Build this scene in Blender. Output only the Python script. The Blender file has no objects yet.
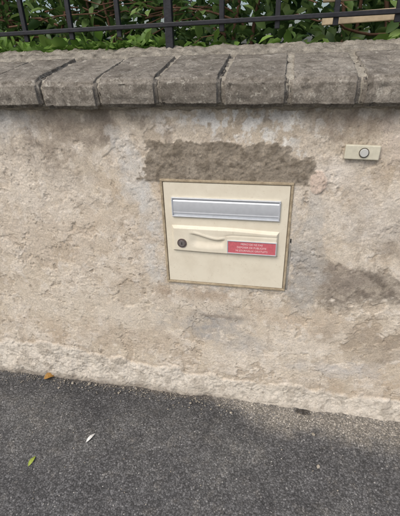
import bpy, bmesh, math, random
import numpy as np
from mathutils import Matrix, Vector
random.seed(7); rng=np.random.default_rng(7)
Z0=0.773
scene=bpy.context.scene
scene.view_settings.view_transform='Standard'
scene.view_settings.look='None'; scene.view_settings.exposure=0

# ---------------------------------------------------------------- noise
def perlin(x,y,seed=0):
    r=np.random.default_rng(seed); perm=r.permutation(256); perm=np.concatenate([perm,perm])
    ang=r.random(256)*2*np.pi; gx=np.cos(ang); gy=np.sin(ang)
    xi=np.floor(x).astype(int); yi=np.floor(y).astype(int); xf=x-xi; yf=y-yi
    u=xf**3*(xf*(xf*6-15)+10); v=yf**3*(yf*(yf*6-15)+10)
    def g(ix,iy,dx,dy):
        h=perm[(perm[ix&255]+iy)&255]; return gx[h]*dx+gy[h]*dy
    a=g(xi,yi,xf,yf); b=g(xi+1,yi,xf-1,yf); c=g(xi,yi+1,xf,yf-1); d=g(xi+1,yi+1,xf-1,yf-1)
    return (a+(b-a)*u+(c-a)*v+(a-b-c+d)*u*v)*1.4
def fbm(x,y,s,o=4,seed=0,g=.5):
    t=0;a=1;n=0
    for i in range(o):
        t=t+a*perlin(x*s+17.3*i,y*s-9.1*i,seed+i); n+=a; a*=g; s*=2.03
    return t/n
def ss(a,b,x):
    t=np.clip((x-a)/(b-a),0,1); return t*t*(3-2*t)
def blob(x,z,cx,cz,rx,rz,nz,soft=.35,amp=.6):
    d=np.sqrt(((x-cx)/rx)**2+((z-cz)/rz)**2)+nz*amp
    return 1-ss(1-soft,1+soft,d)
def lin(r,g,b):
    f=lambda c:(c/255/12.92) if c/255<=.04045 else ((c/255+.055)/1.055)**2.4
    return np.array([f(r),f(g),f(b)])
def mixc(c,col,m):
    return c*(1-m[:,None])+np.array(col)[None,:]*m[:,None]

# ---------------------------------------------------------------- helpers
def link(o,parent=None):
    scene.collection.objects.link(o)
    if parent: o.parent=parent
    return o
def mesh_obj(name,v,f,mat=None,parent=None,smooth=False):
    me=bpy.data.meshes.new(name); me.from_pydata(v if isinstance(v,list) else v.tolist(),[],f if isinstance(f,list) else f.tolist()); me.update()
    if mat: me.materials.append(mat)
    if smooth: me.polygons.foreach_set('use_smooth',[True]*len(me.polygons))
    return link(bpy.data.objects.new(name,me),parent)
def set_attr(me,name,col):
    a=me.attributes.new(name,'FLOAT_COLOR','POINT'); c=np.ones((len(col),4)); c[:,:3]=col
    a.data.foreach_set('color',c.ravel())
def grid_faces(nx,ny):
    i=np.arange(nx-1)[None,:]; j=np.arange(ny-1)[:,None]; a=(j*nx+i).ravel()
    return np.stack([a,a+1,a+nx+1,a+nx],1)
def graded(lo,a,b,hi,fine,coarse):
    return np.concatenate([np.linspace(lo,a,max(2,int((a-lo)/coarse)),endpoint=False),np.arange(a,b,fine),np.linspace(b,hi,max(2,int((hi-b)/coarse)))])
def bm_obj(name,bm,mat,parent=None,smooth=False):
    me=bpy.data.meshes.new(name); bm.to_mesh(me); bm.free(); me.materials.append(mat)
    if smooth: me.polygons.foreach_set('use_smooth',[True]*len(me.polygons))
    return link(bpy.data.objects.new(name,me),parent)
def add_box(bm,c,s,bev=0,seg=2,rot=None):
    r=bmesh.ops.create_cube(bm,size=1); vs=r['verts']
    for v in vs: v.co=Vector((v.co.x*s[0],v.co.y*s[1],v.co.z*s[2]))
    if bev:
        es=list({e for v in vs for e in v.link_edges})
        rr=bmesh.ops.bevel(bm,geom=es,offset=bev,segments=seg,affect='EDGES',profile=.5); vs=list({v for f in rr['faces'] for v in f.verts}|{v for v in vs if v.is_valid})
    for v in vs:
        if rot: v.co=rot@v.co
        v.co+=Vector(c)
    return vs
def box(name,c,s,mat,parent=None,bev=0,seg=2,rot=None,smooth=False):
    bm=bmesh.new(); add_box(bm,c,s,bev,seg,rot); return bm_obj(name,bm,mat,parent,smooth)
def empty(name,loc=(0,0,0)):
    e=bpy.data.objects.new(name,None); e.empty_display_size=.1; link(e); e.location=loc; return e

# ---------------------------------------------------------------- materials
class M:
    def __init__(s,name,rough=.8,spec=.3,metal=0):
        s.m=bpy.data.materials.new(name); s.m.use_nodes=True; s.n=s.m.node_tree; s.b=s.n.nodes['Principled BSDF']
        s.b.inputs['Roughness'].default_value=rough; s.b.inputs['Metallic'].default_value=metal
        s.b.inputs['Specular IOR Level'].default_value=spec
        s.tc=s.n.nodes.new('ShaderNodeTexCoord')
        s.geo=s.n.nodes.new('ShaderNodeNewGeometry')
    def lk(s,a,b): s.n.links.new(a,b)
    def noise(s,scale,detail=5,rough=.6,co=None):
        t=s.n.nodes.new('ShaderNodeTexNoise'); t.inputs['Scale'].default_value=scale; t.inputs['Detail'].default_value=detail; t.inputs['Roughness'].default_value=rough
        s.lk(co or s.tc.outputs['Object'],t.inputs['Vector']); return t.outputs['Fac']
    def vor(s,scale,out='Color',feature='F1'):
        t=s.n.nodes.new('ShaderNodeTexVoronoi'); t.feature=feature; t.inputs['Scale'].default_value=scale; s.lk(s.tc.outputs['Object'],t.inputs['Vector']); return t.outputs[out]
    def ramp(s,fac,stops,interp='LINEAR'):
        r=s.n.nodes.new('ShaderNodeValToRGB'); r.color_ramp.interpolation=interp; e=r.color_ramp.elements
        while len(e)<len(stops): e.new(.5)
        for el,(p,c) in zip(e,stops):
            el.position=p; el.color=(*c,1) if not isinstance(c,(int,float)) else (c,c,c,1)
        s.lk(fac,r.inputs['Fac']); return r.outputs['Color']
    def mix(s,a,b,fac=.5,mode='MIX'):
        x=s.n.nodes.new('ShaderNodeMix'); x.data_type='RGBA'; x.blend_type=mode
        for v,i in ((fac,0),(a,6),(b,7)):
            if isinstance(v,(int,float)): x.inputs[i].default_value=v if i==0 else (v,v,v,1)
            elif isinstance(v,(tuple,list,np.ndarray)): x.inputs[i].default_value=(*v,1)
            else: s.lk(v,x.inputs[i])
        return x.outputs[2]
    def attr(s,n):
        a=s.n.nodes.new('ShaderNodeAttribute'); a.attribute_name=n; return a.outputs['Color']
    def math(s,op,a,b):
        x=s.n.nodes.new('ShaderNodeMath'); x.operation=op
        for i,v in enumerate((a,b)):
            if isinstance(v,(int,float)): x.inputs[i].default_value=v
            else: s.lk(v,x.inputs[i])
        return x.outputs[0]
    def bump(s,h,dist=.001,strength=1,prev=None):
        b=s.n.nodes.new('ShaderNodeBump'); b.inputs['Distance'].default_value=dist; b.inputs['Strength'].default_value=strength
        s.lk(h,b.inputs['Height'])
        if prev: s.lk(prev,b.inputs['Normal'])
        s.lk(b.outputs[0],s.b.inputs['Normal']); return b.outputs[0]
    def col(s,c):
        if isinstance(c,(tuple,list,np.ndarray)): s.b.inputs['Base Color'].default_value=(*c,1)
        else: s.lk(c,s.b.inputs['Base Color'])
        return s

def simple(name,c,rough=.5,spec=.4,metal=0,var=.12,scale=40,bump=.0004,bs=150):
    m=M(name,rough,spec,metal); n=m.noise(scale,3)
    m.col(m.mix(tuple(np.array(c)*(1-var)),tuple(np.minimum(np.array(c)*(1+var),1)),m.ramp(n,[(.3,0.),(.7,1.)])))
    if bump: m.bump(m.noise(bs,2),bump)
    return m.m

# wall render
mw=M('old_render',.93,.12)
g1=mw.ramp(mw.noise(210,4,.75),[(.28,.72),(.5,1.03),(.72,1.26)])
g2=mw.ramp(mw.noise(32,6,.75),[(.32,.88),(.68,1.13)])
c=mw.mix(mw.attr('col'),g1,1,'MULTIPLY'); c=mw.mix(c,g2,1,'MULTIPLY')
sp=mw.ramp(mw.vor(130,'Distance'),[(.09,.48),(.2,1.)])
sel=mw.ramp(mw.noise(30,2),[(.52,0.),(.62,1.)])
c=mw.mix(c,mw.mix(c,sp,1,'MULTIPLY'),sel)
mw.col(c)
mw.bump(mw.noise(190,4,.8),.0023,.85)
mat_wall=mw.m
# asphalt
ma=M('asphalt',.9,.25)
vc=ma.vor(185,'Color'); sepr=ma.ramp(vc,[(0,.5),(.45,.85),(.75,1.25),(.92,1.8),(1.,3.0)])
vd=ma.vor(185,'Distance'); gaps=ma.ramp(vd,[(.2,1.),(.62,.55)])
c=ma.mix(ma.attr('col'),sepr,1,'MULTIPLY'); c=ma.mix(c,gaps,1,'MULTIPLY')
big=ma.math('MULTIPLY',ma.ramp(ma.vor(88,'Distance'),[(.28,1.),(.36,0.)]),ma.ramp(ma.vor(88,'Color'),[(.50,0.),(.56,1.)]))
c=ma.mix(c,ma.ramp(ma.vor(88,'Color'),[(.5,.10),(.75,.19),(.8,.06),(1.,.30)]),ma.math('MULTIPLY',big,.75))
c=ma.mix(c,ma.ramp(ma.noise(11,6,.7),[(.3,.80),(.7,1.25)]),1,'MULTIPLY')
fl=ma.math('MULTIPLY',ma.ramp(ma.vor(55,'Distance'),[(.09,1.),(.15,0.)]),ma.ramp(ma.vor(55,'Color'),[(.66,0.),(.74,1.)]))
c=ma.mix(c,(.45,.44,.41),fl); ma.col(c)
ma.bump(vd,-.0022,.9)
mat_asph=ma.m
# coping stone
mc=M('weathered_coping_brick',.9,.15)
oi=mc.n.nodes.new('ShaderNodeObjectInfo')
base=mc.ramp(mc.noise(9,6,.7),[(.25,tuple(lin(106,100,92))),(.5,tuple(lin(136,130,120))),(.72,tuple(lin(166,160,149)))])
c=mc.mix(base,mc.ramp(oi.outputs['Random'],[(0,.88),(1,1.12)]),1,'MULTIPLY')
c=mc.mix(c,mc.ramp(mc.noise(200,4,.75),[(.3,.66),(.7,1.3)]),1,'MULTIPLY')
c=mc.mix(c,lin(82,76,68),mc.math('MULTIPLY',mc.ramp(mc.noise(38,5,.7),[(.5,0.),(.6,1.)]),.55))
c=mc.mix(c,lin(188,184,172),mc.math('MULTIPLY',mc.ramp(mc.noise(50,6,.75),[(.56,0.),(.63,1.)]),.55))
mc.col(c); mc.bump(mc.noise(200,4,.75),.0022,.9); mat_cop=mc.m
# mortar
def mortar(name,a,b_):
    mm=M(name,.95,.1)
    c=mm.ramp(mm.noise(26,6,.7),[(.3,tuple(a)),(.7,tuple(b_))])
    c=mm.mix(c,mm.ramp(mm.noise(240,3,.7),[(.3,.7),(.7,1.25)]),1,'MULTIPLY')
    mm.col(c); mm.bump(mm.noise(260,4),.002,.9); return mm.m
mat_mort=mortar('mortar',lin(130,124,112),lin(184,178,164))
mat_conc=mortar('grey_concrete',lin(98,93,84),lin(172,166,153))

# cream paint with dust and faint stains
me_=M('cream_enamel',.42,.45)
c=me_.mix(lin(228,221,201),lin(214,205,184),me_.ramp(me_.noise(14,6,.7),[(.42,0.),(.7,.8)]))
c=me_.mix(c,lin(168,150,120),me_.math('MULTIPLY',me_.ramp(me_.noise(120,5,.75),[(.60,0.),(.68,1.)]),.3))
me_.col(c); me_.bump(me_.noise(60,2),.0002); me_.lk(me_.ramp(me_.noise(30,4),[(.3,.35),(.7,.6)]),me_.b.inputs['Roughness'])
mat_cream=me_.m
mf=M('aged_beige_frame',.75,.2)
c=mf.mix(lin(182,168,142),lin(148,134,112),mf.ramp(mf.noise(45,6,.75),[(.40,0.),(.62,1.)])); mf.col(c); mf.bump(mf.noise(200,3),.0006); mat_frame=mf.m
mat_alu=simple('brushed_aluminium',(.64,.67,.70),.42,.5,.4,var=.05,scale=60,bump=0)
mat_dark=simple('dark_gap',(.02,.02,.02),.9,.1,bump=0)
mat_brass=simple('lock_metal',(.20,.16,.15),.4,.5,.6,var=.25,scale=200,bump=.0001)
mat_pink=simple('pink_label',lin(200,104,112),.5,.35,var=.12,scale=120,bump=0)
mat_white=simple('white_print',lin(232,196,196),.6,.3,bump=0)
mat_ivory=simple('ivory_plastic',lin(206,202,182),.5,.4,var=.1,scale=60,bump=.0001)
mat_lens=simple('bell_push',lin(196,197,192),.3,.5,var=.05,bump=0)
mat_iron=simple('black_iron_paint',(.020,.021,.026),.5,.35,var=.3,scale=50,bump=.0006,bs=120)
mat_wood=simple('weathered_plank',lin(186,170,142),.8,.2,var=.2,scale=30,bump=.001,bs=80)
mat_twig=simple('twig_bark',lin(112,86,70),.85,.2,var=.35,scale=30,bump=.001)
mat_stone=simple('pebble',lin(156,149,136),.9,.2,var=.45,scale=60,bump=.001,bs=200)
mat_soil=simple('soil',(.06,.045,.03),.95,.1,var=.4,scale=20,bump=.01,bs=30)
mat_kerb=simple('kerb_concrete',(.3,.29,.27),.9,.2,var=.2,scale=30,bump=.001)

# ---------------------------------------------------------------- wall
xs=graded(-5,-1.35,.85,5,.0028,.03)
zs=np.arange(-.84,.47,.0028)
X,Z=np.meshgrid(xs,zs); x=X.ravel(); z=Z.ravel()
n1=fbm(x,z,3,5,1); n2=fbm(x,z,9,5,11); n3=fbm(x,z,30,4,21); n4=fbm(x,z,90,3,31); n5=fbm(x,z,1.2,4,41); n6=fbm(x,z,14,5,51)
n7=fbm(x,z,22,5,151,.65); n8=fbm(x,z,6,7,191,.62); n9=fbm(x,z,4.5,7,211,.6)
rgh=.25+.75*ss(-.12,.2,fbm(x,z,2,3,161)+.2*(x<-.3))
d=.008*n5+.0045*n1+.0016*n2+.0011*n3*rgh+.0016*n4*rgh
L1=ss(.035,.050,n8); L2=ss(.17,.185,n9); L3=ss(-.20,-.19,n9)
d+=.0012*L1+.0011*L3
chip=L2*ss(.0,.08,n6+.35); d-=.0024*chip
pit=ss(.32,.44,n3+.3*n4); d-=.0028*pit*rgh
crk=np.exp(-(fbm(x,z,2.6,7,95,.6)/.0035)**2)*ss(.0,.12,fbm(x,z,2,3,99)); d-=crk*.0015
crk2=np.exp(-(fbm(x,z,5.0,7,295,.6)/.004)**2)*ss(.08,.2,fbm(x,z,2.3,3,299)); d-=crk2*.0010
# fresh mortar patch above the letterbox
sx=np.abs(x+.005)-.266+.06*n2+.05*n7
top=.318+.05*n2-.035*ss(.1,.3,x)+.035*n7
pm=(1-ss(-.004,.004,sx))*(1-ss(-.003,.003,z-top))*ss(.185,.195,z)
pm=np.clip(pm,0,1); tr=fbm(x*.45,z,34,4,221)
d=d*(1-.6*pm)+pm*(.0022+.0026*n3+.0026*n4+.0025*tr)
fd=np.maximum(np.abs(x)-.218,np.abs(z)-.2); smear=(1-ss(.008,.026,fd+.07*n2+.04*n7))*(fd>-.02)
smear=np.clip(smear,0,1)*(z<.195); d+=smear*.0015
# footing band
fz=-.585-.075*ss(-1,.1,x)+.05*n2+.04*n1
t=np.clip((fz-z)/.15,0,1); base=ss(0,.10,t); d+=.018*t**1.4+base*(.0055+.006*n2+.004*n3+.002*n4)
hole=(np.abs(x)<.209)&(np.abs(z)<.19); dd=np.where(hole,-.05,d)
near=(fd<.05); kk=1-ss(.01,.05,fd); dd=np.where(near&~hole,dd*(1-kk)+kk*np.minimum(dd,.0055),dd)
# colours
C0=lin(203,191,172); col=np.tile(C0,(len(x),1))
col=mixc(col,lin(215,205,189),ss(-.2,.45,n1+.6*n2)*.8)
col=mixc(col,lin(186,169,147),ss(-.05,.45,fbm(x,z,2.3,6,61,.6)+.5*n6)*.65)
col=mixc(col,lin(217,208,194),L1*.38)
col=mixc(col,lin(184,172,155),(1-L3)*.3)
col=mixc(col,lin(174,159,139),chip*.5)
col=mixc(col,lin(224,217,205),ss(.025,.036,n8)*(1-ss(.045,.056,n8))*.4)
col=mixc(col,lin(142,130,115),pit*.55*rgh)
col=mixc(col,lin(222,215,204),ss(.12,.26,n7)*.4)
col=mixc(col,lin(158,145,128),ss(.13,.26,fbm(x,z,26,5,171,.65))*.4)
up=ss(.12,.42,z+.12*n1); col=mixc(col,lin(180,169,153),up*.45)
col=mixc(col,lin(140,130,118),up*ss(.10,.28,n6+.5*n7)*.6)
col=mixc(col,lin(222,216,206),up*ss(.12,.24,fbm(x,z,7,6,71,.62)+.3*n7)*.6)
dr=fbm(x*4,z*.8,9,4,81)
wh=blob(x,z,.12,.37,.16,.08,n2+.7*n7,.35,1.3)*ss(-.05,.12,.5*dr+1.*n7); col=mixc(col,lin(226,225,219),wh*.75)
wh2=blob(x,z,-.04,.40,.1,.05,n2+.7*n7,.35,1.3)*ss(-.05,.12,.5*dr+1.*n7); col=mixc(col,lin(220,218,212),wh2*.7)
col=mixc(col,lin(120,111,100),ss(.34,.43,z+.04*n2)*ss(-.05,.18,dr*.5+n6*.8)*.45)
for (cx,cz,rx,rz,cc,a) in [(-.62,.30,.16,.10,(146,136,124),.55),(-.45,.36,.12,.05,(136,126,114),.5),(-.85,.1,.3,.2,(212,203,189),.5),(-.75,.38,.1,.05,(206,203,196),.5),
    (.50,-.15,.22,.10,(126,117,106),.72),(.62,.0,.2,.1,(146,136,124),.5),(.36,-.12,.12,.05,(154,144,132),.5),(.45,.10,.14,.09,(210,203,192),.5),
    (-.04,-.39,.16,.065,(168,165,160),.65),(-.04,-.345,.14,.010,(138,127,114),.45),(.12,-.47,.14,.05,(188,183,175),.5),(.42,-.55,.16,.04,(196,192,186),.55),(.30,-.33,.2,.05,(192,177,157),.6),
    (.55,-.40,.14,.06,(162,150,134),.5),(-.27,-.06,.035,.2,(206,204,198),.5),(.29,-.05,.045,.2,(188,185,178),.5),(-.31,.26,.05,.12,(208,207,202),.5),(-.1,-.25,.14,.03,(174,157,137),.5),(-.24,-.25,.06,.04,(156,137,116),.5),
    (-.5,-.35,.35,.12,(208,198,181),.5),(.35,.36,.07,.04,(148,135,120),.6),(.52,.30,.08,.05,(214,201,188),.5),(.33,.24,.05,.05,(216,209,199),.5),(-.6,-.05,.3,.1,(192,177,157),.35),(-.35,-.5,.2,.05,(184,169,150),.4)]:
    m=blob(x,z,cx,cz,rx,rz,n2+.8*n1+.9*n7,.3,1.4); col=mixc(col,lin(*cc),np.clip(m*a*(.6+1.8*np.clip(n7+.25,0,1)),0,1))
m=blob(x,z,.288,.205,.024,.028,n2+.5*n3,.15,.8); col=mixc(col,lin(208,188,172),m*.75); dd=dd+m*.003
col=mixc(col,lin(104,94,82),np.clip(crk*.7+crk2*.5,0,1)*(1-pm))
col=mixc(col,lin(206,200,188),base*.75); col=mixc(col,lin(164,155,141),base*ss(.02,.2,n2+.7*n7)*.55); col=mixc(col,lin(138,129,116),base*pit*.6)
shd=np.exp(-((z-fz-.006)/.006)**2); col=mixc(col,lin(160,148,132),shd*.35*ss(-.2,.1,n7+.1))  # thin shade line along the footing's top edge, put into the colour
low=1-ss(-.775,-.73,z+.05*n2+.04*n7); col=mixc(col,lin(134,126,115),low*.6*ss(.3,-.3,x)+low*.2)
col=mixc(col,lin(186,183,177),smear*.55*ss(-.15,.1,n7+.05))
pmc=lin(140,131,117); col=mixc(col,pmc,pm*.94); col=mixc(col,lin(112,103,90),pm*ss(0.,.2,n3+.4*n7)*.6); col=mixc(col,lin(164,155,141),pm*ss(.06,.25,fbm(x,z,13,6,181,.62))*.6); col=mixc(col,lin(96,88,77),pm*ss(.26,.42,n4+.4*n3)*.55)
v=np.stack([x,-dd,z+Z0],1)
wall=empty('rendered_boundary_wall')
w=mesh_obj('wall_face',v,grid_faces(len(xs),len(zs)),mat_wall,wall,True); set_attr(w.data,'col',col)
box('wall_core',(0,.21,(Z0+.43)/2),(10,.30,Z0+.43-.02),mat_mort,wall)

# ---------------------------------------------------------------- coping
cop=empty('brick_wall_coping')
tilt=math.radians(10); R=Matrix.Rotation(tilt,3,'X')
pitch=.1835; BZ=Z0+.423; BY=-.052
def brick(name,x0,wd,k):
    D,H=.30,.082
    bm=bmesh.new(); bmesh.ops.create_cube(bm,size=1)
    for vv in bm.verts: vv.co=Vector((vv.co.x*wd,vv.co.y*D,vv.co.z*H))
    bmesh.ops.bevel(bm,geom=list(bm.edges),offset=.010,segments=3,affect='EDGES')
    for ax,n in ((0,30),(1,36),(2,12)):
        s=(wd,D,H)[ax]
        for i in range(1,n):
            p=-s/2+s*i/n; co=[0,0,0]; no=[0,0,0]; co[ax]=p; no[ax]=1
            bmesh.ops.bisect_plane(bm,geom=bm.verts[:]+bm.edges[:]+bm.faces[:],plane_co=co,plane_no=no)
    bm.normal_update()
    P=np.array([v.co[:] for v in bm.verts]); 
    a=P[:,0]+k*1.37; bb=P[:,1]+P[:,2]*1.3
    h=.003*fbm(a,bb,11,3,k+200)+.003*fbm(a,bb,40,4,k+300)-.005*ss(.2,.38,fbm(a,bb,26,4,k+400))
    for vv,hh in zip(bm.verts,h): vv.co+=vv.normal*float(hh)
    for vv,hh in zip(bm.verts,h):
        e=max(0,1-((vv.co.y+D/2)+(H/2-vv.co.z))/.05); vv.co.y+=e*.008; vv.co.z-=e*.008
        for sg in (-1,1):
            q=max(0,1-((wd/2-sg*vv.co.x)+(vv.co.y+D/2)+(H/2-vv.co.z)*.8)/.04); vv.co.x-=sg*q*.008; vv.co.z-=q*.007
    rz=Matrix.Rotation(random.uniform(-.010,.010),3,'Z')@Matrix.Rotation(random.uniform(-.012,.012),3,'Y')
    dz=random.uniform(-.003,.003); dy=random.uniform(-.005,.005)
    for vv in bm.verts:
        p=rz@vv.co; p=R@(p+Vector((0,D/2,H/2))); vv.co=p+Vector((x0,BY+dy,BZ+dz))
    return bm_obj(name,bm,mat_cop,cop,True)
for k in range(-17,24):
    xc=-.555+pitch*(k+.5); brick('brick_%d'%(k+18),xc,pitch-random.uniform(.001,.005),k+18)
def strip(name,prof,x0,x1,mat,amp,seed,parent,st=.006):
    pts=[];
    for (a,b) in zip(prof[:-1],prof[1:]):
        L=math.dist(a,b); n=max(1,int(L/st))
        for i in range(n): pts.append((a[0]+(b[0]-a[0])*i/n,a[1]+(b[1]-a[1])*i/n))
    pts.append(prof[-1]); pts=np.array(pts)
    gx=graded(x0,-1.6,1.3,x1,st,.05); s=np.concatenate([[0],np.cumsum(np.hypot(*np.diff(pts,axis=0).T))])
    XX,SS=np.meshgrid(gx,s); idx=np.repeat(np.arange(len(s)),len(gx))
    dp=np.gradient(pts,axis=0); nn=np.stack([-dp[:,1],dp[:,0]],1); nn/=np.linalg.norm(nn,axis=1)[:,None]
    h=amp*(fbm(XX.ravel(),SS.ravel(),14,4,seed)+.6*fbm(XX.ravel(),SS.ravel(),60,3,seed+5))
    vy=pts[idx,0]+nn[idx,0]*h; vz=pts[idx,1]+nn[idx,1]*h
    return mesh_obj(name,np.stack([XX.ravel(),vy,vz],1),grid_faces(len(gx),len(s)),mat,parent,True)
def tp(yy,zz): p=R@Vector((0,yy,zz)); return (p.y+BY,p.z+BZ)
strip('mortar_joints',[tp(.06,.002),tp(.014,.004),tp(.014,.058),tp(.034,.0735),tp(.31,.0755)],-5,5,mat_mort,.006,500,cop)
strip('mortar_bed',[(.02,Z0+.41),(.0,Z0+.414),(-.018,Z0+.424),(-.020,Z0+.45)],-5,5,mat_mort,.010,520,cop)
strip('concrete_backing',[tp(.28,.06),tp(.300,.082),tp(.32,.088),tp(.37,.086),tp(.43,.088),tp(.45,.05)],-5,5,mat_conc,.014,540,cop)

# ---------------------------------------------------------------- letterbox
mb=empty('wall_mailbox',(0,.008,Z0))
def ring(name,w,h,t,y0,y1,mat,parent,bev=.0015,cx=0,cz=0):
    bm=bmesh.new()
    for (c,s) in [((cx,0,cz+h/2-t/2),(w,t)),((cx,0,cz-h/2+t/2),(w,t)),((cx-w/2+t/2,0,cz),(t,h-2*t-.0004)),((cx+w/2-t/2,0,cz),(t,h-2*t-.0004))]:
        add_box(bm,(c[0],(y0+y1)/2,c[2]),(s[0],abs(y1-y0),s[1]),bev)
    return bm_obj(name,bm,mat,parent)
ring('outer_frame',.4356,.3987,.0085,-.0160,.03,mat_frame,mb,.002)
box('box_body',(0,.09,0),(.40,.17,.37),mat_dark,mb)
box('door',(0,-.004,-.0005),(.4158,.018,.3788),mat_cream,mb,.002,3)
ring('slot_surround',.362,.069,.0045,-.0205,-.012,mat_alu,mb,.0012,0,.1045)
prof=[];H=.059; n=60
for i in range(n+1):
    u=i/n; zz=.1045+H/2-u*H
    yy=-.0155-.0030*math.sin(u*math.pi)**.6
    if u<.14: yy+=.0022*math.sin(u/.14*math.pi)
    if .78<u<.90: yy-=.0010*math.sin((u-.78)/.12*math.pi)
    prof.append((yy,zz))
vs=[(sx_*.1765,p[0],p[1]) for p in prof for sx_ in (-1,1)]; vs+=[(-.176,-.0135,.1045-H/2),(.176,-.0135,.1045-H/2),(-.176,-.0135,.1045+H/2),(.176,-.0135,.1045+H/2)]
fs=[(2*i,2*i+2,2*i+3,2*i+1) for i in range(n)]; k=2*n+2
fs+=[(k,k+1,k+3,k+2)]
mesh_obj('slot_flap',vs,fs,mat_alu,mb,True)
gx=np.arange(-.189,.1891,.0014); gz=np.arange(-.070,.0401,.0012); XX,ZZ=np.meshgrid(gx,gz); a=XX.ravel(); b=ZZ.ravel()
bot=-.0655+.003*(a/.18)**2; topz=.0365-.006*ss(0,.18,a)
e=np.minimum(np.minimum(a+.186,.184-a),np.minimum(b-bot,topz-b)); h=.0100*ss(-.0005,.009,e)
cu=.014-.022*ss(-.13,-.02,a)+.010*ss(-.03,.03,a)
cl=-.036-.008*np.sin(np.clip((a+.13)/.14,0,1)*np.pi)
inx=ss(-.128,-.095,a)*(1-ss(-.012,.006,a))
sc=ss(0.,.007,cu-b)*ss(cl-.004,cl+.026,b)*inx
h=h-.0075*sc
ridge=np.exp(-((b-cu-.004)/.005)**2)*inx; h+=.0018*ridge
h-=.0012*np.exp(-((b-(cu+.010))/.003)**2)*ss(-.02,.02,a)*(e>.006)
mesh_obj('handle_panel',np.stack([a,-.0135-h,b],1),grid_faces(len(gx),len(gz)),mat_cream,mb,True)
bm=bmesh.new()
def cyl(bm,r1,r2,y0,y1,cx,cz,seg=40):
    r=bmesh.ops.create_cone(bm,cap_ends=True,segments=seg,radius1=r1,radius2=r2,depth=abs(y1-y0))
    for v in r['verts']:
        p=v.co; v.co=Vector((p.x+cx,(y0+y1)/2-p.z,p.y+cz))
cyl(bm,.0180,.0165,-.020,-.0266,-.150,-.027); bm_obj('lock_collar',bm,mat_brass,mb)
bm=bmesh.new(); cyl(bm,.0120,.0112,-.0263,-.0284,-.150,-.027); bm_obj('lock_barrel',bm,simple('lock_face',(.30,.27,.26),.35,.5,.6,bump=0),mb)
box('key_slot',(-.150,-.0285,-.027),(.0022,.001,.010),mat_dark,mb)
ring('label_holder',.168,.050,.0035,-.0268,-.018,mat_alu,mb,.0008,.094,-.030)
box('label',(.094,-.0242,-.030),(.161,.002,.043),mat_pink,mb)
for i,(tx,sz) in enumerate([("MERCI DE NE PAS",.0095),("DEPOSER DE PUBLICITE",.0095),("NI JOURNAUX GRATUITS",.0095)]):
    cu_=bpy.data.curves.new('label_text_%d'%i,'FONT'); cu_.body=tx; cu_.size=sz; cu_.align_x='CENTER'; cu_.align_y='CENTER'; cu_.extrude=.00012; cu_.offset=.00015
    o=bpy.data.objects.new('label_text_%d'%i,cu_); link(o,mb); o.rotation_euler=(math.pi/2,0,0); o.location=(.094,-.0255,-.0175-.0122*i); cu_.materials.append(mat_white)
box('side_jamb',(.2225,-.0045,-.01),(.007,.012,.37),simple('galvanised_edge',lin(160,157,149),.6,.4,.2,var=.3,scale=60),mb,.001)
box('jamb_hole',(.2225,-.0110,.0),(.004,.002,.014),mat_dark,mb,.0008)

# ---------------------------------------------------------------- doorbell
db=empty('doorbell',(.399,-.004,Z0+.298)); db.rotation_euler=(0,math.radians(1.5),0)
box('bell_plate',(0,-.006,0),(.096,.014,.041),mat_ivory,db,.003,3)
bm=bmesh.new(); cyl(bm,.0142,.0138,-.012,-.0155,.004,0); bm_obj('bell_bezel',bm,simple('bell_ring',lin(84,78,68),.5,.4,bump=0),db)
bm=bmesh.new(); cyl(bm,.0122,.0105,-.0150,-.0185,.004,0); bm_obj('bell_button',bm,mat_lens,db)

# ---------------------------------------------------------------- ground
xs=graded(-6,-1.45,.95,6,.0042,.06); ys=np.concatenate([np.linspace(-2.4,-.8,40,endpoint=False),np.arange(-.8,.03,.0042)])
X,Y=np.meshgrid(xs,ys); x=X.ravel(); y=Y.ravel()
n1=fbm(x,y,2.5,4,601); n2=fbm(x,y,9,4,611); n3=fbm(x,y,45,3,621); n4=fbm(x,y,140,2,631); n7=fbm(x,y,20,5,641,.65)
h=.004*n1+.002*n2+.0012*n3+.0014*n4
col=np.tile(lin(104,104,104),(len(x),1))
col=mixc(col,lin(120,120,118),ss(-.2,.4,n1+.4*n2)*.7)
col=mixc(col,lin(136,133,127),ss(.12,.3,n7+.3*n1)*.4)
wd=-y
near=1-ss(.02,.32,wd+.10*n1+.08*n2); col=mixc(col,lin(84,84,85),near*.7*ss(.35,.0,x))  # soft shadow beside the wall, left side, painted into the asphalt colour
sw=.02+.11*ss(-.05,.25,x)+.05*n1*ss(-.1,.3,x)
sand=1-ss(-.045,.055,wd-sw+.05*n2+.06*n7); sand=sand*(.3+.7*ss(-.2,.1,x))
h+=sand*.005
col=mixc(col,lin(168,162,151),sand*.8)
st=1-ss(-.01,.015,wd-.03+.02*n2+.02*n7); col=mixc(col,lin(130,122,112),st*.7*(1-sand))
blk=blob(x,y,.33,-.03,.03,.02,n2+.5*n3,.3,.8); col=mixc(col,lin(60,56,52),blk*.8)
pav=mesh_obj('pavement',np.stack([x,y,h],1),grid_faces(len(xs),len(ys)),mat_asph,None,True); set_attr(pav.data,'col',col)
g=mesh_obj('ground',[(-60,-60,-.14),(60,-60,-.14),(60,60,-.14),(-60,60,-.14)],[(0,1,2,3)],mat_soil)
mr=M('road_asphalt',.9,.2); mr.col(mr.ramp(mr.noise(120,4),[(.3,.035),(.7,.075)])); mr.bump(mr.noise(120),.003)
mesh_obj('road',[(-60,-9,-.12),(60,-9,-.12),(60,-2.5,-.12),(-60,-2.5,-.12)],[(0,1,2,3)],mr.m)
kb=bmesh.new()
for i in range(-6,6): add_box(kb,(i+.5,-2.47,-.06),(.992,.15,.14),.01)
bm_obj('kerb',kb,mat_kerb)
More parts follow.
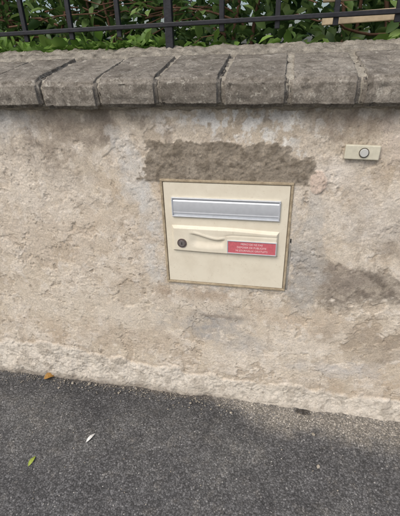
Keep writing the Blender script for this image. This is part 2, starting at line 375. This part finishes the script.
mesh_obj('garden_soil',[(-20,.40,Z0+.52),(20,.40,Z0+.52),(20,20,Z0+.52),(-20,20,Z0+.52)],[(0,1,2,3)],mat_soil)

def rock(bm,c,r,sq=.6):
    q=bmesh.ops.create_icosphere(bm,subdivisions=1,radius=1); rr=Matrix.Rotation(random.random()*6.3,3,'Z')
    for v in q['verts']:
        p=v.co*random.uniform(.7,1.15); p=Vector((p.x*random.uniform(.9,1.1),p.y*.8,p.z*sq)); v.co=rr@p*r+Vector(c)
bm=bmesh.new()
for i in range(520):
    cl_=random.choice([-.95,-.75,-.55,-.3,-.1,.1,.3,.6]); px=random.gauss(cl_,.12) if random.random()<.6 else random.uniform(-1.4,.9)
    py=-abs(random.gauss(0,.03))-.018-.02*random.random(); r=random.choice([.0015,.002,.003,.003,.004])
    if random.random()<.03: r=.007
    rock(bm,(px,py,.003+r*.4),r)
for i in range(200):
    rock(bm,(random.uniform(-1.2,.9),random.uniform(-.8,-.05),.003),random.choice([.0015,.002,.003]))
for p,r in [((.37,-.136),.009),((.38,-.269),.009),((.36,-.29),.004),((-.7,-.05),.008),((-.62,-.04),.01)]: rock(bm,(*p,.006),r)
bm_obj('gravel_debris',bm,mat_stone)
def leaf_mesh(L,W,curl=.2,n=8):
    vs=[];fs=[]
    for i in range(n+1):
        u=i/n; w=W*math.sin(math.pi*u**.8)*.5+ (.0004 if 0<i<n else 0)
        zc=curl*L*math.sin(u*math.pi)
        vs+=[(u*L,-w,zc+w*.4),(u*L,0,zc),(u*L,w,zc+w*.4)]
    for i in range(n):
        a=3*i; fs+=[(a,a+3,a+4,a+1),(a+1,a+4,a+5,a+2)]
    return vs,fs
def leafobj(name,loc,rz,L,W,c,curl=.2):
    vs,fs=leaf_mesh(L,W,curl); o=mesh_obj(name,vs,fs,simple(name+'_mat',c,.6,.3,var=.3,scale=120,bump=0),None,True); o.location=loc; o.rotation_euler=(.1,.05,rz)
leafobj('fallen_leaf',(-.845,-.05,.008),.6,.05,.034,lin(160,122,66))
leafobj('fallen_leaf',(-.668,-.455,.005),1.5,.045,.014,lin(150,165,75),.08)
leafobj('feather',(-.50,-.325,.005),1.2,.05,.012,lin(215,215,210),.08)

# ---------------------------------------------------------------- fence
fe=empty('iron_fence')
yf=.34; zr=Z0+.656
rt=Matrix.Rotation(-.012,3,'Y')
box('bottom_rail',(0,yf,zr),(10,.030,.014),mat_iron,fe,.002,2,rt)
box('top_rail',(0,yf,zr+.95),(10,.030,.014),mat_iron,fe,.002,2,rt)
bm=bmesh.new()
for k in range(-22,27):
    xx=-.248+.1885*k
    post=(k%6==0)
    s=.028 if post else .017
    z0=Z0+.50 if post else zr-.03+.012*xx; z1=zr+1.02+.012*xx
    add_box(bm,(xx,yf+.001,(z0+z1)/2),(s,s*.9,z1-z0),.002)
    q=bmesh.ops.create_cone(bm,cap_ends=True,segments=4,radius1=s*.9,radius2=.001,depth=.08)
    for v in q['verts']: v.co+=Vector((xx,yf,z1+.04))
bm_obj('bars',bm,mat_iron,fe)

# ---------------------------------------------------------------- plank / pole behind
def rod(name,p0,p1,r,mat,flat=1,parent=None):
    p0=Vector(p0);p1=Vector(p1);d=p1-p0; bm=bmesh.new(); q=bmesh.ops.create_cone(bm,cap_ends=True,segments=14,radius1=r,radius2=r*.9,depth=d.length)
    rot=d.to_track_quat('Z','Y').to_matrix()
    for v in q['verts']: v.co=rot@Vector((v.co.x,v.co.y*flat,v.co.z))+(p0+p1)/2
    return bm_obj(name,bm,mat,parent,True)
bm=bmesh.new(); add_box(bm,(0,0,0),(1.3,.025,.036),.003,2,Matrix.Rotation(-.03,3,'Y'))
for v in bm.verts: v.co+=Vector((.93,.43,Z0+.672))
bm_obj('wooden_plank',bm,mat_wood)
rod('bamboo_cane',(.28,.47,Z0+.715),(1.6,.42,Z0+.745),.010,mat_wood)

# ---------------------------------------------------------------- hedge
def leaf_material(name,c1,c2,c3):
    m=M(name,.45,.4); g=m.geo
    c=m.ramp(g.outputs['Random Per Island'],[(0,tuple(c1)),(.5,tuple(c2)),(1,tuple(c3))])
    m.col(c)
    tr=m.n.nodes.new('ShaderNodeBsdfTranslucent'); m.lk(c,tr.inputs['Color']); mx=m.n.nodes.new('ShaderNodeMixShader'); mx.inputs[0].default_value=.35
    out=[n for n in m.n.nodes if n.type=='OUTPUT_MATERIAL'][0]
    m.lk(m.b.outputs[0],mx.inputs[1]); m.lk(tr.outputs[0],mx.inputs[2]); m.lk(mx.outputs[0],out.inputs[0]); return m.m
mat_leafA=leaf_material('hedge_leaf',(.05,.10,.03),(.11,.20,.055),(.26,.38,.12))
mat_leafB=leaf_material('low_leaf',(.14,.26,.05),(.25,.42,.09),(.38,.55,.16))
def leaves(name,pts,L,W,mat,parent=None,droop=.3):
    base=np.array([(0,0,0),(.35,-.5,.10),(.35,.5,.10),(.35,0,0),(.72,-.42,.06),(.72,.42,.06),(.72,0,-.03),(1,0,-.12)],float)
    F=[(0,1,3),(0,3,2),(1,4,6,3),(3,6,5,2),(4,7,6),(6,7,5)]
    n=len(pts); vs=np.zeros((n,8,3)); fs=[]
    for i,p in enumerate(pts):
        yaw=random.uniform(0,6.283); pit=random.gauss(-droop,.5); rol=random.gauss(0,.6); s=random.uniform(.6,1.25)
        Rm=np.array(Matrix.Rotation(yaw,3,'Z')@Matrix.Rotation(-pit,3,'Y')@Matrix.Rotation(rol,3,'X'))
        vs[i]=(base*np.array([L,W,L])*s)@Rm.T+p
        o=8*i; fs+=[tuple(o+j for j in f) for f in F]
    return mesh_obj(name,vs.reshape(-1,3),fs,mat,parent,True)
hd=empty('hedge')
pts=[]
while len(pts)<13500:
    p=np.array([random.uniform(-3.6,2.6),.5+abs(random.gauss(0,.35)),Z0+random.uniform(.5,1.7)])
    if p[1]>1.6: continue
    c=perlin(np.array([p[0]*3.5]),np.array([p[2]*5+p[1]*3]),77)[0]
    if c<-.18 and random.random()<.8: continue
    pts.append(p)
leaves('leaf_mass',pts,.060,.029,mat_leafA,hd)
pts=[np.array([random.uniform(-4.5,3.5),random.uniform(1.3,2.0),Z0+random.uniform(.45,1.8)]) for _ in range(10000)]
leaves('inner_leaf_mass',pts,.11,.07,mat_leafA,hd)
tw=bmesh.new()
def twig(bm,p0,p1,r,seg=6):
    p0=Vector(p0);p1=Vector(p1);prev=None
    N=7
    for i in range(N+1):
        u=i/N; c=p0.lerp(p1,u)+Vector((random.gauss(0,.008),random.gauss(0,.008),random.gauss(0,.010)))
        rr=r*(1-.6*u); d=(p1-p0).normalized(); q=d.to_track_quat('Z','Y').to_matrix()
        ring_=[bm.verts.new(c+q@Vector((rr*math.cos(t*6.283/seg),rr*math.sin(t*6.283/seg),0))) for t in range(seg)]
        if prev:
            for t in range(seg): bm.faces.new((prev[t],prev[(t+1)%seg],ring_[(t+1)%seg],ring_[t]))
        prev=ring_
for i in range(90):
    a=random.uniform(-2.5,2); yy=random.uniform(.46,1.0); zz=Z0+random.uniform(.5,1.0)
    l=random.uniform(.3,.8)*random.choice([-1,1]); twig(tw,(a,yy,zz),(a+l,yy+random.uniform(-.1,.1),zz+random.uniform(-.1,.25)),random.uniform(.003,.006))
for i in range(40):
    a=random.uniform(-3,2.3); twig(tw,(a,random.uniform(.6,1.1),Z0+.5),(a+random.uniform(-.2,.2),random.uniform(.6,1.2),Z0+1.6),random.uniform(.006,.012))
bm_obj('branches',tw,mat_twig,hd,True)
pts=[]
for i in range(620):
    xx=-.30-abs(random.gauss(0,.55)); pts.append(np.array([xx,random.uniform(.38,.47),Z0+.565+abs(random.gauss(0,.018))]))
for i in range(120): pts.append(np.array([random.uniform(-.3,1.5),random.uniform(.44,.52),Z0+.56+abs(random.gauss(0,.02))]))
leaves('ground_cover_plant',pts,.068,.031,mat_leafB,None,.1)

# ---------------------------------------------------------------- light
w=bpy.data.worlds.new('World'); scene.world=w; w.use_nodes=True; nt=w.node_tree
sky=nt.nodes.new('ShaderNodeTexSky'); sky.sky_type='NISHITA'; sky.sun_disc=False
EL=math.radians(50); AZ=math.radians(205)
sky.sun_elevation=EL; sky.sun_rotation=AZ; sky.air_density=1; sky.dust_density=4; sky.ozone_density=1
bg=nt.nodes['Background']; bg.inputs['Strength'].default_value=.148; nt.links.new(sky.outputs[0],bg.inputs[0])
sd=bpy.data.lights.new('Sun','SUN'); sd.energy=1.5; sd.angle=math.radians(32); sd.color=(1,.97,.92)
so=bpy.data.objects.new('Sun',sd); link(so)
dirv=Vector((math.sin(AZ)*math.cos(EL),math.cos(AZ)*math.cos(EL),math.sin(EL)))
so.rotation_euler=dirv.to_track_quat('Z','Y').to_euler()

# ---------------------------------------------------------------- camera
yaw,pt,roll=.2081,.4917,-.0308
F=Vector((-math.sin(yaw)*math.cos(pt),math.cos(yaw)*math.cos(pt),-math.sin(pt))); Rr=Vector((math.cos(yaw),math.sin(yaw),0)); U=Rr.cross(F)
cR,sR=math.cos(roll),math.sin(roll); R2=cR*Rr+sR*U; U2=-sR*Rr+cR*U
cd=bpy.data.cameras.new('Camera'); cd.sensor_fit='VERTICAL'; cd.sensor_height=24; cd.lens=24*385/516; cd.clip_start=.02; cd.clip_end=500
co=bpy.data.objects.new('Camera',cd); link(co)
m=Matrix((R2,U2,-F)).transposed().to_4x4(); m.translation=Vector((.1631,-1.2,.5659+Z0)); co.matrix_world=m
scene.camera=co
